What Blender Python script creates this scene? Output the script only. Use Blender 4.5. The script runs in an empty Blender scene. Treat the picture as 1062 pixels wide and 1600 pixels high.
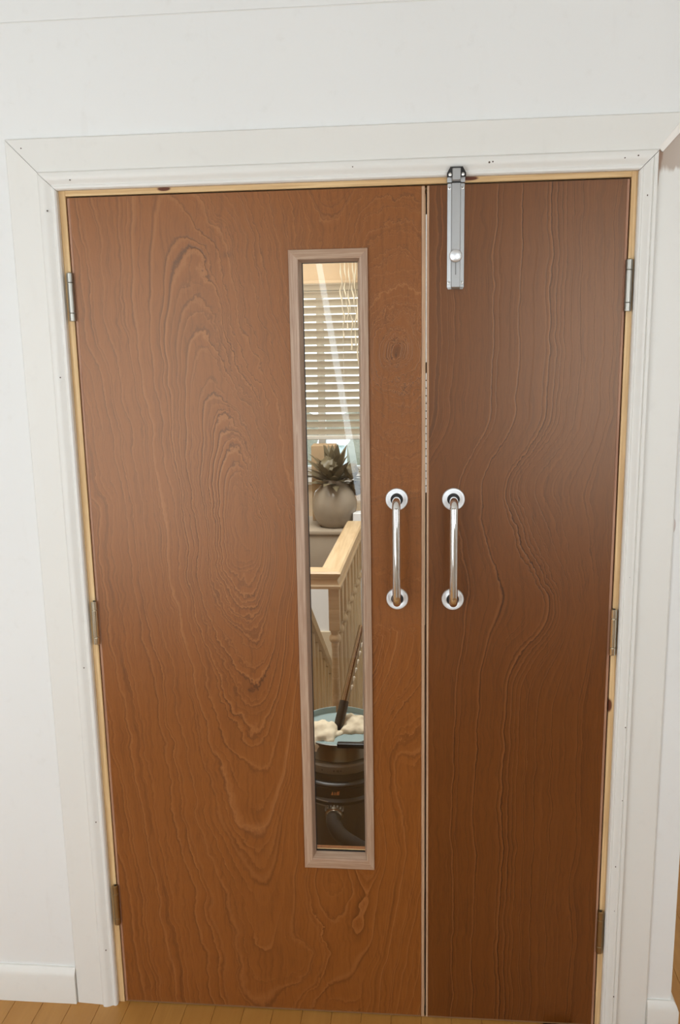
import bpy, bmesh, math, random
from mathutils import Vector, Matrix, noise as mnoise
R = math.radians
rnd = random.Random(7)
scene = bpy.context.scene
COL = scene.collection

# ------------------------------------------------------------------ camera
cam_d = bpy.data.cameras.new('camera')
cam = bpy.data.objects.new('camera', cam_d)
COL.objects.link(cam)
scene.camera = cam
YAW, PITCH, ROLL, F = -0.0936417, 0.1905314, -0.0178683, 1350.0
fw = Vector((math.sin(YAW) * math.cos(PITCH), math.cos(YAW) * math.cos(PITCH), -math.sin(PITCH)))
rt = Vector((math.cos(YAW), -math.sin(YAW), 0))
up = rt.cross(fw)
r2 = rt * math.cos(ROLL) + up * math.sin(ROLL)
u2 = -rt * math.sin(ROLL) + up * math.cos(ROLL)
mw = Matrix((r2, u2, -fw)).transposed().to_4x4()
mw.translation = Vector((0.757286, -1.895693, 1.659296))
cam.matrix_world = mw
cam_d.sensor_fit = 'VERTICAL'
cam_d.sensor_height = 36.0
cam_d.lens = F / 1600.0 * 36.0
cam_d.clip_start = 0.02
cam_d.clip_end = 200

# ------------------------------------------------------------------ view, world, lights
vs = scene.view_settings
scene.display_settings.display_device = 'sRGB'
vs.view_transform = 'Standard'
vs.look = 'None'
vs.gamma = 1.0
vs.exposure = 0.0
vs.use_curve_mapping = False
try:
    scene.cycles.use_denoising = True
    scene.cycles.max_bounces = 10
    scene.cycles.diffuse_bounces = 5
    scene.cycles.glossy_bounces = 4
    scene.cycles.transparent_max_bounces = 12
    scene.cycles.sample_clamp_indirect = 6.0
    scene.cycles.caustics_reflective = False
    scene.cycles.caustics_refractive = False
except Exception:
    pass

world = bpy.data.worlds.new('overcast_sky')
scene.world = world
world.use_nodes = True
bg = world.node_tree.nodes['Background']
bg.inputs['Color'].default_value = (0.86, 0.94, 1.0, 1)
bg.inputs['Strength'].default_value = 3.2


def area(name, loc, rot, sx, sy, power, color):
    d = bpy.data.lights.new(name, 'AREA')
    d.shape = 'RECTANGLE'
    d.size = sx
    d.size_y = sy
    d.energy = power
    d.color = color
    o = bpy.data.objects.new(name, d)
    COL.objects.link(o)
    o.location = loc
    o.rotation_euler = rot
    return o


# daylight in the two room windows behind the camera, then added fill lights
WALL_BACK_Y = -2.5
area('window_daylight', (-0.95, WALL_BACK_Y - 0.12, 1.32), (R(90), 0, 0), 2.0, 1.88, 17.3, (0.95, 0.98, 1.0))
area('window_daylight', (1.85, WALL_BACK_Y - 0.12, 1.56), (R(90), 0, 0), 1.3, 1.42, 13.2, (0.97, 0.98, 0.98))
area('window_daylight', (0.42, WALL_BACK_Y - 0.12, 1.6), (R(90), 0, 0), 0.55, 1.75, 4, (0.72, 0.88, 1.0))  # added behind the curtain slit, for the slanting strip mirrored in the glass
area('hall_fill', (0.25, 0.85, 2.28), (0, 0, 0), 0.9, 1.0, 34, (0.96, 0.97, 0.96))  # added fill to brighten the landing, no roof light is built
area('passage_fill', (3.1, 1.6, 1.5), (0, R(90), 0), 1.2, 1.2, 14, (1.0, 0.97, 0.92))  # added fill to brighten the passage floor, no window there
area('hall_back_fill', (0.1, 2.35, 2.25), (R(25), 0, 0), 0.8, 0.5, 8, (1.0, 0.90, 0.76))  # added fill to brighten the hall end wall and blind

# ------------------------------------------------------------------ mesh builder


class M:
    def __init__(s):
        s.v, s.f, s.mi = [], [], []

    def add(s, vs_, fs, mi=0):
        b = len(s.v)
        s.v += [tuple(p) for p in vs_]
        for f in fs:
            s.f.append([i + b for i in f])
            s.mi.append(mi)
        return s

    def box(s, x0, x1, y0, y1, z0, z1, bev=0.0, seg=2, mi=0):
        if bev <= 0:
            vv = [(x, y, z) for x in (x0, x1) for y in (y0, y1) for z in (z0, z1)]
            ff = [(0, 1, 3, 2), (4, 6, 7, 5), (0, 4, 5, 1), (2, 3, 7, 6), (0, 2, 6, 4), (1, 5, 7, 3)]
            return s.add(vv, ff, mi)
        bm = bmesh.new()
        bmesh.ops.create_cube(bm, size=1)
        for v in bm.verts:
            v.co = Vector(((x0 + x1) / 2 + v.co.x * (x1 - x0), (y0 + y1) / 2 + v.co.y * (y1 - y0), (z0 + z1) / 2 + v.co.z * (z1 - z0)))
        bmesh.ops.bevel(bm, geom=bm.edges[:], offset=bev, segments=seg, affect='EDGES', profile=0.5)
        return s.addbm(bm, mi)

    def addbm(s, bm, mi=0):
        bm.verts.index_update()
        s.add([v.co.copy() for v in bm.verts], [[v.index for v in f.verts] for f in bm.faces], mi)
        bm.free()
        return s

    def tube(s, pts, rad, n=16, cap=True, mi=0):
        pts = [Vector(p) for p in pts]
        if not hasattr(rad, '__len__'):
            rad = [rad] * len(pts)
        t = (pts[1] - pts[0]).normalized()
        a = t.orthogonal().normalized()
        rings = []
        for i, p in enumerate(pts):
            if i == 0:
                t = (pts[1] - pts[0])
            elif i == len(pts) - 1:
                t = (pts[-1] - pts[-2])
            else:
                t = (pts[i + 1] - pts[i]).normalized() + (pts[i] - pts[i - 1]).normalized()
            t.normalize()
            a = (a - t * a.dot(t)).normalized()
            b = t.cross(a)
            rings.append([p + (a * math.cos(k * 2 * math.pi / n) + b * math.sin(k * 2 * math.pi / n)) * rad[i] for k in range(n)])
        vv = [q for r_ in rings for q in r_]
        ff = []
        for i in range(len(pts) - 1):
            for k in range(n):
                k2 = (k + 1) % n
                ff.append((i * n + k, i * n + k2, (i + 1) * n + k2, (i + 1) * n + k))
        if cap:
            ff.append(tuple(range(n))[::-1])
            ff.append(tuple((len(pts) - 1) * n + k for k in range(n)))
        return s.add(vv, ff, mi)

    def lathe(s, c, axis, prof, n=24, cap=True, mi=0):
        """prof: list of (radius, distance along axis)"""
        ax = Vector(axis).normalized()
        a = ax.orthogonal().normalized()
        b = ax.cross(a)
        c = Vector(c)
        vv, ff = [], []
        for (r_, h) in prof:
            for k in range(n):
                w = k * 2 * math.pi / n
                vv.append(c + ax * h + (a * math.cos(w) + b * math.sin(w)) * r_)
        for i in range(len(prof) - 1):
            for k in range(n):
                k2 = (k + 1) % n
                ff.append((i * n + k, i * n + k2, (i + 1) * n + k2, (i + 1) * n + k))
        if cap:
            ff.append(tuple(range(n))[::-1])
            ff.append(tuple((len(prof) - 1) * n + k for k in range(n)))
        return s.add(vv, ff, mi)

    def extrude(s, ring, vec, mi=0):
        n = len(ring)
        a = [Vector(p) for p in ring]
        b = [p + Vector(vec) for p in a]
        ff = [tuple(range(n))[::-1], tuple(range(n, 2 * n))]
        for k in range(n):
            k2 = (k + 1) % n
            ff.append((k, k2, n + k2, n + k))
        return s.add(a + b, ff, mi)

    def loft(s, ra, rb, mi=0):
        n = len(ra)
        ff = [tuple(range(n))[::-1], tuple(range(n, 2 * n))]
        for k in range(n):
            k2 = (k + 1) % n
            ff.append((k, k2, n + k2, n + k))
        return s.add(list(ra) + list(rb), ff, mi)


def clean(m_):
    """weld the grid of boxes and drop the inner faces"""
    bm = bmesh.new()
    vv = [bm.verts.new(p) for p in m_.v]
    for f in m_.f:
        try: bm.faces.new([vv[i] for i in f])
        except ValueError: pass
    bmesh.ops.remove_doubles(bm, verts=bm.verts[:], dist=1e-5)
    seen = {}
    for f in bm.faces:
        seen.setdefault(tuple(round(c, 4) for c in f.calc_center_median()), []).append(f)
    bmesh.ops.delete(bm, geom=[f for fs in seen.values() if len(fs) > 1 for f in fs], context='FACES')
    return M().addbm(bm)


ORIG = {}


def obj(name, m, mat, parent=None, origin=None, smooth=True, ang=32, kind=None, label=None, cat=None, group=None):
    o0 = Vector(ORIG[parent.name]) if parent is not None else Vector(origin or (0, 0, 0))
    me = bpy.data.meshes.new(name)
    me.from_pydata([tuple(Vector(p) - o0) for p in m.v], [], m.f)
    bm = bmesh.new()
    bm.from_mesh(me)
    bmesh.ops.recalc_face_normals(bm, faces=bm.faces[:])
    bm.to_mesh(me)
    bm.free()
    mats = mat if isinstance(mat, (list, tuple)) else [mat]
    for mm in mats:
        me.materials.append(mm)
    if len(mats) > 1:
        for p, i in zip(me.polygons, m.mi):
            p.material_index = i
    if smooth:
        me.shade_smooth()
        me.set_sharp_from_angle(angle=R(ang))
    o = bpy.data.objects.new(name, me)
    COL.objects.link(o)
    if parent is not None:
        o.parent = parent
    else:
        o.location = o0
    ORIG[o.name] = tuple(o0)
    tag(o, label, cat, group, kind)
    return o


def tag(o, label=None, cat=None, group=None, kind=None):
    if label: o['label'] = label
    if cat: o['category'] = cat
    if group: o['group'] = group
    if kind: o['kind'] = kind


def empty(name, loc, label=None, cat=None, group=None, kind=None):
    o = bpy.data.objects.new(name, None)
    COL.objects.link(o)
    o.location = loc
    o.empty_display_size = 0.05
    ORIG[o.name] = tuple(loc)
    tag(o, label, cat, group, kind)
    return o


# ------------------------------------------------------------------ node helpers


class X:
    """a float expression that grows Math nodes"""
    nt = None

    def __init__(s, sock): s.s = sock

    @staticmethod
    def op(o, *a, clamp=False):
        n = X.nt.nodes.new('ShaderNodeMath')
        n.operation = o
        n.use_clamp = clamp
        for i, q in enumerate(a):
            if isinstance(q, X): X.nt.links.new(q.s, n.inputs[i])
            else: n.inputs[i].default_value = q
        return X(n.outputs[0])

    def __add__(s, o): return X.op('ADD', s, o)
    __radd__ = __add__
    def __sub__(s, o): return X.op('SUBTRACT', s, o)
    def __rsub__(s, o): return X.op('SUBTRACT', o, s)
    def __mul__(s, o): return X.op('MULTIPLY', s, o)
    __rmul__ = __mul__
    def __truediv__(s, o): return X.op('DIVIDE', s, o)
    def __pow__(s, o): return X.op('POWER', s, o)


def xexp(a): return X.op('EXPONENT', a)
def xsqrt(a): return X.op('SQRT', a)
def xfract(a): return X.op('FRACT', a)
def xmin(a, b): return X.op('MINIMUM', a, b)
def xmax(a, b): return X.op('MAXIMUM', a, b)
def xsmin(a, b, k): return X.op('SMOOTH_MIN', a, b, k)


def xstep(a, e0, e1):
    n = X.nt.nodes.new('ShaderNodeMapRange')
    n.interpolation_type = 'SMOOTHSTEP'
    X.nt.links.new(a.s, n.inputs['Value'])
    n.inputs['From Min'].default_value = e0
    n.inputs['From Max'].default_value = e1
    return X(n.outputs[0])


def gauss(x, z, x0, z0, sx, sz):
    a = (x - x0) / sx
    b = (z - z0) / sz
    return xexp((a * a + b * b) * -1.0)


def vec(x, y, z):
    n = X.nt.nodes.new('ShaderNodeCombineXYZ')
    for i, q in enumerate((x, y, z)):
        if isinstance(q, X): X.nt.links.new(q.s, n.inputs[i])
        else: n.inputs[i].default_value = q
    return n.outputs[0]


def noise(v, scale=1.0, detail=2.0, rough=0.5, dist=0.0):
    n = X.nt.nodes.new('ShaderNodeTexNoise')
    if isinstance(v, X):
        n.noise_dimensions = '1D'
        X.nt.links.new(v.s, n.inputs['W'])
    else:
        X.nt.links.new(v, n.inputs['Vector'])
    n.inputs['Scale'].default_value = scale
    n.inputs['Detail'].default_value = detail
    n.inputs['Roughness'].default_value = rough
    n.inputs['Distortion'].default_value = dist
    return X(n.outputs[0])


def mixc(f, a, b):
    n = X.nt.nodes.new('ShaderNodeMix')
    n.data_type = 'RGBA'
    n.clamp_factor = True
    if isinstance(f, X): X.nt.links.new(f.s, n.inputs[0])
    else: n.inputs[0].default_value = f
    for i, c in ((6, a), (7, b)):
        if isinstance(c, tuple): n.inputs[i].default_value = (*c, 1) if len(c) == 3 else c
        else: X.nt.links.new(c, n.inputs[i])
    return n.outputs[2]


def scalec(c, f):
    n = X.nt.nodes.new('ShaderNodeVectorMath')
    n.operation = 'SCALE'
    X.nt.links.new(c, n.inputs[0])
    if isinstance(f, X): X.nt.links.new(f.s, n.inputs['Scale'])
    else: n.inputs['Scale'].default_value = f
    return n.outputs[0]


def bump(h, strength, dist):
    n = X.nt.nodes.new('ShaderNodeBump')
    n.inputs['Strength'].default_value = strength
    n.inputs['Distance'].default_value = dist
    X.nt.links.new(h.s, n.inputs['Height'])
    return n.outputs[0]


def coords(kind='Object'):
    t = X.nt.nodes.new('ShaderNodeTexCoord')
    sp = X.nt.nodes.new('ShaderNodeSeparateXYZ')
    X.nt.links.new(t.outputs[kind], sp.inputs[0])
    return t.outputs[kind], X(sp.outputs[0]), X(sp.outputs[1]), X(sp.outputs[2])


def material(name):
    m = bpy.data.materials.new(name)
    m.use_nodes = True
    X.nt = m.node_tree
    b = m.node_tree.nodes['Principled BSDF']
    return m, b


def setb(b, color=None, rough=None, metal=None, normal=None, spec=None, coat=None, coat_rough=None):
    for nm, val in (('Base Color', color), ('Roughness', rough), ('Metallic', metal), ('Normal', normal),
                    ('Specular IOR Level', spec), ('Coat Weight', coat), ('Coat Roughness', coat_rough)):
        if val is None: continue
        if isinstance(val, X): X.nt.links.new(val.s, b.inputs[nm])
        elif isinstance(val, bpy.types.NodeSocket): X.nt.links.new(val, b.inputs[nm])
        elif isinstance(val, tuple): b.inputs[nm].default_value = (*val, 1)
        else: b.inputs[nm].default_value = val


def plain(name, color, rough=0.5, metal=0.0, var=0.08, scale=30, spec=None, bmp=0.0):
    """a plain colour with faint uneven tone"""
    m, b = material(name)
    co, x, y, z = coords()
    n = noise(co, scale, 3)
    c = mixc(n, tuple(max(0, k * (1 - var)) for k in color), tuple(min(1, k * (1 + var)) for k in color))
    setb(b, c, rough, metal, spec=spec)
    if bmp: setb(b, normal=bump(n, bmp, 0.002))
    return m


# ------------------------------------------------------------------ materials
WL = 0.7684      # width of the wide leaf
W = 1.1826
H = 1.981


def veneer(name, field_fn, lines, freq, base, dark, light, seed, knots=()):
    m, b = material(name)
    co, x0, ly, z0 = coords()
    p = vec(x0, seed, z0)
    # large and small warps of the growth rings
    w1 = noise(p, 5.0, 2.0) - 0.5
    w2 = noise(vec(x0 + 7.3, seed, z0), 17.0, 2.5, 0.55) - 0.5
    w3 = noise(vec(x0 * 1.6, seed, z0), 75.0, 2.0, 0.6) - 0.5
    w4 = noise(vec(x0, seed + 3.0, z0), 290.0, 1.0) - 0.5
    f = field_fn(x0, z0, w1, w2, w3, w4)
    field = f * freq
    # rings at irregular spacing
    t1 = field + (noise(field, 1.3, 2.0) - 0.5) * 1.7
    s1 = xfract(t1)
    t2 = field * 3.6 + (noise(field + 31.0, 2.1, 2.0) - 0.5) * 2.2
    s2 = xfract(t2)
    patch = noise(vec(x0 + 3.1, seed, z0 * 0.6), 7.0, 2.0)
    patch2 = noise(vec(x0 + 9.1, seed, z0 * 0.7), 11.0, 2.0)
    am1 = xstep(patch, 0.32, 0.62) * 0.70 + 0.15
    am2 = xstep(patch2, 0.36, 0.64) * 0.9 + 0.1
    am3 = xstep(patch, 0.62, 0.36) * 0.55 + 0.50
    ln1 = xexp(s1 * -20.0)             # sharp dark pore line, fading to one side
    hl1 = xstep(s1, 0.92, 0.985) * (1.0 - xstep(s1, 0.985, 1.0))
    ln2 = xexp(s2 * -6.0)
    hl2 = xstep(s2, 0.78, 0.98)
    D = ln1 * am1 * 0.55
    L = hl1 * am1 * 0.40
    for (v, w, k) in lines:
        d = (f - v) / w
        D = D + xexp(d * d * -1.0) * (k * am3)
        d2 = d + 2.2
        L = L + xexp(d2 * d2 * -0.6) * (k * 0.50)
    for (kx, kz, rx, rz, k) in knots:
        D = D + gauss(x0 + w2 * 0.010, z0 + w2 * 0.012, kx, kz, rx, rz) * k
    band = s1 * 0.5 + s2 * 0.25
    # fine pores, stretched along the trunk
    pores = noise(vec(x0 * 420.0, seed, z0 * 26.0), 1.0, 2.0, 0.6)
    streak = noise(vec(x0 * 150.0 + w2 * 5.0, seed, z0 * 5.0), 1.0, 3.0, 0.6)
    fleck = noise(vec(x0 * 900.0, seed, z0 * 160.0), 1.0, 1.0)
    broad = noise(vec(x0 * 3.0, seed + 5.0, z0 * 1.3), 2.2, 3.0)
    c = mixc(broad, base, tuple(k * 1.14 for k in base))
    c = mixc(band * 0.30, c, tuple(k * 1.25 for k in base))
    c = mixc(xstep(streak, 0.48, 0.74) * 0.32, c, dark)
    c = mixc(xstep(streak, 0.50, 0.26) * 0.10, c, light)
    c = mixc(xstep(pores, 0.52, 0.78) * 0.34, c, dark)
    c = mixc(xstep(fleck, 0.55, 0.8) * 0.14, c, light)
    c = mixc(ln2 * am2 * 0.38, c, dark)
    c = mixc(hl2 * am2 * 0.16, c, light)
    c = mixc(X.op('MINIMUM', D, 0.92), c, dark)
    c = mixc(X.op('MINIMUM', L, 0.60), c, light)
    h = pores * 0.35 - D * 0.9 + L * 0.5
    setb(b, c, 0.35, spec=0.78, normal=bump(h, 0.25, 0.0006))
    b.inputs['Specular Tint'].default_value = (1.0, 0.76, 0.58, 1)
    return m


def field_wide(x, z, w1, w2, w3, w4):
    xx = x + w1 * 0.060 + w2 * 0.013 + w3 * 0.0030
    zz = z + w1 * 0.11 + w2 * 0.075 + w3 * 0.026 + w4 * 0.006
    # the long eye: its axis leans to the hinge side towards the top
    up_ = xmax(zz - 1.27, 0.0)
    ax_ = 0.365 - up_ * 0.20
    du = xmax(zz - 1.25, 0.0)
    dd = xmax(1.25 - zz, 0.0)
    hz = du / (du * 0.22 + 0.185) + dd / (dd * 0.20 + 0.165)
    dx = xx - ax_
    dl = xmax(dx * -1.0, 0.0)
    hx = xmax(dx, 0.0) / 0.058 + dl / (dl * 0.04 + 0.070)
    r1 = xsqrt(hx * hx + hz * hz + 0.05)
    # knot in the strip beside the glass
    a = (xx - 0.708) / 0.030
    bz = (zz - 1.645) / 0.040
    # second figure low down
    a3 = (xx - 0.462) / 0.085
    b3 = (zz - 0.15) / 0.100
    r3 = xsqrt(a3 * a3 + b3 * b3 + 0.05) * 0.75 + 2.75
    f = xsmin(r1, r3, 1.4)
    # the strip on the far side of the glass has a figure of its own: knot on top, waves, then slanting grain
    dk = xsqrt(a * a + bz * bz + 0.02) * 0.55
    g = dk + 0.62 + xmax(zz * -1.0 + 1.60, 0.0) * 3.0
    slant = (xx - 0.60) * 15.0 - zz * 2.6 + gauss(xx, zz, 0.69, 0.70, 0.06, 0.16) * 1.1
    lo = xstep(zz, 1.14, 1.00)
    g = g * (1.0 - lo) + (slant + 3.4) * lo
    sel = xstep(x, 0.52, 0.665)
    return f * (1.0 - sel) + g * sel


def field_narrow(x, z, w1, w2, w3, w4):
    zz = z + w2 * 0.03 + w3 * 0.02
    xx = x + w1 * 0.035 + w2 * 0.012 + w3 * 0.0030 + w4 * 0.0009
    d = xstep(zz, 1.33, 1.52) * 0.078
    d = d + gauss(xx, zz, 1.04, 1.075, 0.10, 0.13) * 0.062 + gauss(xx, zz, 0.95, 1.09, 0.5, 0.15) * 0.030
    d = d + gauss(xx, zz, 1.00, 1.36, 0.08, 0.06) * -0.018
    f = xx - d * (1.0 - xstep(xx, 1.05, 1.22) * 0.65)
    return f


RINGS = [(0.62, 0.008, 0.41), (0.7, 0.009, 0.61), (0.82, 0.01, 1), (0.885, 0.008, 0.68), (0.97, 0.01, 1), (1.06, 0.009, 0.81), (1.1, 0.007, 0.54), (1.26, 0.01, 0.79), (1.33, 0.007, 0.42), (1.5, 0.008, 0.47), (1.6, 0.01, 0.79), (1.74, 0.009, 0.53), (1.9, 0.011, 0.79), (1.97, 0.008, 0.47), (2.15, 0.012, 0.56), (2.42, 0.012, 0.48), (2.62, 0.012, 0.4), (3.0, 0.014, 0.44), (3.25, 0.012, 0.32), (3.5, 0.014, 0.44), (3.9, 0.012, 0.32), (4.2, 0.016, 0.48), (4.55, 0.014, 0.36), (4.9, 0.018, 0.48), (5.35, 0.016, 0.44), (5.8, 0.018, 0.44)]
STRIPES = [(0.716, 0.0010, 0.6), (0.738, 0.0008, 0.4), (0.838, 0.0011, 0.75), (0.848, 0.0008, 0.5), (0.889, 0.0013, 1.0), (0.944, 0.0010, 0.6), (0.953, 0.0013, 0.9),
           (0.966, 0.0012, 0.8), (0.975, 0.0009, 0.55), (0.984, 0.0010, 0.6), (1.000, 0.0008, 0.5), (1.024, 0.0010, 0.6), (1.060, 0.0009, 0.5)]
mat_wide = veneer('sapele_veneer_figured', field_wide, RINGS, 1.75, (0.208, 0.064, 0.0100), (0.052, 0.0125, 0.0018), (0.38, 0.155, 0.052), 0.0,
                  ((0.7085, 1.645, 0.012, 0.014, 0.45), (0.7085, 1.645, 0.024, 0.028, 0.16), (0.345, 1.855, 0.010, 0.008, 0.45)))
mat_narrow = veneer('sapele_veneer_straight', field_narrow, STRIPES, 24.0, (0.122, 0.035, 0.0045), (0.030, 0.007, 0.0012), (0.225, 0.080, 0.022), 4.0)


def lin_wood(name, a, b_, sx, sz, rough=0.5, axis='z', spec=0.4, knots=()):
    m, b = material(name)
    co, x, y, z = coords()
    if axis == 'z': v = vec(x * sx, y * sx, z * sz)
    elif axis == 'x': v = vec(x * sz, y * sx, z * sx)
    else: v = vec(x * sx, y * sz, z * sx)
    n = noise(v, 1.0, 3.0, 0.6, 0.4)
    n2 = noise(v, 3.7, 2.0, 0.6)
    c = mixc(xstep(n, 0.35, 0.68), a, b_)
    c = mixc(xstep(n2, 0.55, 0.8) * 0.35, c, tuple(k * 0.72 for k in a))
    for (kx, kz, rx, rz) in knots:
        g = gauss(x, z, kx, kz, rx, rz)
        c = mixc(xstep(g, 0.2, 0.55), c, (0.13, 0.035, 0.01))
    setb(b, c, rough, spec=spec)
    return m


mat_pine = lin_wood('bare_pine', (0.62, 0.40, 0.185), (0.80, 0.57, 0.30), 190, 4, 0.55)
mat_pine_head = lin_wood('bare_pine_head', (0.62, 0.40, 0.185), (0.80, 0.57, 0.30), 190, 4, 0.55, axis='x',
                         knots=((0.215, 1.9935, 0.014, 0.005), (0.86, 1.9925, 0.017, 0.004)))
mat_pine_knot = lin_wood('bare_pine_knotty', (0.60, 0.385, 0.18), (0.78, 0.55, 0.29), 190, 4, 0.55, knots=((1.1855, 0.843, 0.0075, 0.016),))
mat_lipping = lin_wood('pale_lipping', (0.42, 0.245, 0.145), (0.56, 0.36, 0.22), 260, 6, 0.5)
mat_lipping_pink = lin_wood('pink_lipping', (0.34, 0.165, 0.095), (0.46, 0.25, 0.155), 260, 6, 0.5)
mat_bead_side = lin_wood('glazing_bead_wood', (0.37, 0.225, 0.145), (0.49, 0.345, 0.24), 330, 9, 0.42, spec=0.6)
mat_bead_cross = lin_wood('glazing_bead_wood_cross', (0.37, 0.225, 0.145), (0.49, 0.345, 0.24), 330, 9, 0.42, axis='x', spec=0.6)


def paint(name, c0=(0.77, 0.765, 0.735), rough=0.5, stains=()):
    m, b = material(name)
    co, x, y, z = coords()
    n = noise(co, 2.2, 3.0)
    n2 = noise(co, 26.0, 4.0, 0.6)
    n3 = noise(vec(x * 30.0, y * 30.0, z * 6.0), 1.0, 3.0)
    c = mixc(n, tuple(k * 0.965 for k in c0), tuple(min(0.95, k * 1.02) for k in c0))
    c = mixc(xstep(n2, 0.56, 0.80) * 0.16, c, (0.60, 0.57, 0.52))
    c = mixc(xstep(n3, 0.60, 0.80) * 0.10, c, (0.62, 0.585, 0.53))
    for fn in stains:
        f, cc = fn(x, y, z, n2)
        c = mixc(f, c, cc)
    setb(b, c, rough, spec=0.45, normal=bump(n2, 0.08, 0.001))
    return m


mat_wall = paint('white_wall_paint', (0.80, 0.80, 0.78), 0.62)
mat_ceiling = paint('white_ceiling_paint', (0.80, 0.80, 0.78), 0.7)


def stain_leg(x, y, z, n2):
    j = noise(vec(x * 60.0, 0.0, z * 10.0), 1.0, 2.0)
    edge = z + (j - 0.5) * 0.055 + (x - 1.236) * 0.25
    return xstep(edge, 1.995, 2.008) * xstep(x, 1.2325, 1.2335) * (0.80 - (x - 1.236) * 3.0), (0.36, 0.25, 0.175)


def stain_side(x, y, z, n2):
    j = noise(vec(x * 400.0, 0.0, z * 22.0), 1.0, 2.0)
    return xstep(z + (j - 0.5) * 0.10 - (x - 1.236) * 9.0, 1.955, 2.0) * xstep(x, 1.2325, 1.2335) * 0.9, (0.33, 0.20, 0.13)


def stain_head(x, y, z, n2):
    j = noise(vec(x * 45.0, 0.0, z * 45.0), 1.0, 2.0)
    return xstep(x - (z - 2.03) * 0.62 + (j - 0.5) * 0.05, 1.243, 1.275) * 0.75, (0.42, 0.33, 0.26)


mat_trim = paint('white_gloss_trim', (0.775, 0.76, 0.715), 0.42)
mat_trim_right = paint('white_gloss_trim_bare_patch', (0.775, 0.76, 0.715), 0.42, (stain_leg, stain_side))
mat_trim_head = paint('white_gloss_trim_head', (0.775, 0.76, 0.715), 0.42, (stain_head,))


def stain_nib(x, y, z, n2):
    a = (x - 1.302) / 0.0095
    b_ = (z - 1.262) / 0.020
    return (1.0 - xstep(a * a + b_ * b_, 0.8, 1.05)) * 0.55, (0.48, 0.33, 0.28)


mat_wall_front = paint('white_wall_paint_front', (0.80, 0.80, 0.78), 0.62, (stain_nib,))
mat_hall_wall = paint('warm_hall_paint', (0.80, 0.63, 0.44), 0.6)
mat_hall_white = paint('white_hall_paint', (0.80, 0.80, 0.80), 0.6)
mat_hall_beige = paint('beige_hall_paint', (0.62, 0.52, 0.38), 0.6)


def floor_wood():
    m, b = material('oiled_oak_strip')
    co, x, y, z = coords()
    oi = X.nt.nodes.new('ShaderNodeObjectInfo')
    r_ = X(oi.outputs['Random'])
    n = noise(vec(x * 60.0, y * 4.0, r_ * 40.0), 1.0, 3.0, 0.6, 0.5)
    c = mixc(n, (0.36, 0.165, 0.036), (0.56, 0.29, 0.075))
    c = mixc(r_ * 0.55, c, (0.42, 0.185, 0.035))
    setb(b, c, 0.34, spec=0.5)
    return m


mat_floor = floor_wood()
mat_subfloor = plain('dark_subfloor', (0.09, 0.05, 0.02), 0.8)
mat_chrome = plain('polished_chrome', (0.86, 0.86, 0.85), 0.06, 1.0, 0.02, 12)
mat_rose = plain('satin_chrome_rose', (0.84, 0.87, 0.89), 0.42, 1.0, 0.03, 12)
mat_alu = plain('satin_aluminium', (0.40, 0.40, 0.395), 0.42, 1.0, 0.06, 60)
mat_hinge = plain('brushed_steel_hinge', (0.40, 0.385, 0.345), 0.36, 1.0, 0.08, 40)
mat_hinge_nickel = plain('bright_nickel_hinge', (0.80, 0.75, 0.62), 0.12, 1.0, 0.05, 40)
mat_hinge_brass = plain('tarnished_brass_hinge', (0.40, 0.30, 0.16), 0.30, 1.0, 0.10, 40)
mat_black = plain('black_shadow_plastic', (0.012, 0.011, 0.011), 0.5)
mat_vgrey0 = plain('dull_grey_metal', (0.22, 0.22, 0.215), 0.5, 1.0)
mat_screw = plain('zinc_screw', (0.75, 0.74, 0.70), 0.3, 1.0)
mat_gap_light = plain('gap_light_white', (0.78, 0.78, 0.76), 0.5, 0, 0.25, 90)
mat_seal_dark = plain('dark_brush_seal', (0.16, 0.12, 0.09), 0.7, 0, 0.3, 120)
mat_caulk = plain('white_filler', (0.84, 0.80, 0.74), 0.6, 0, 0.05, 60)
mat_nail = plain('rusty_nail_hole', (0.11, 0.075, 0.055), 0.8)


def glass_mat(name, tint=(0.98, 0.99, 0.98), rough=0.0, ior=1.5):
    m, b = material(name)
    nt = m.node_tree
    nt.nodes.remove(b)
    out = nt.nodes['Material Output']
    tr = nt.nodes.new('ShaderNodeBsdfTransparent')
    tr.inputs[0].default_value = (*tint, 1)
    gl = nt.nodes.new('ShaderNodeBsdfGlossy')
    gl.inputs['Roughness'].default_value = rough
    fr = nt.nodes.new('ShaderNodeFresnel')
    fr.inputs['IOR'].default_value = ior
    mx = nt.nodes.new('ShaderNodeMixShader')
    nt.links.new(fr.outputs[0], mx.inputs[0])
    nt.links.new(tr.outputs[0], mx.inputs[1])
    nt.links.new(gl.outputs[0], mx.inputs[2])
    nt.links.new(mx.outputs[0], out.inputs['Surface'])
    return m


mat_glass = glass_mat('clear_glass')


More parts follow.
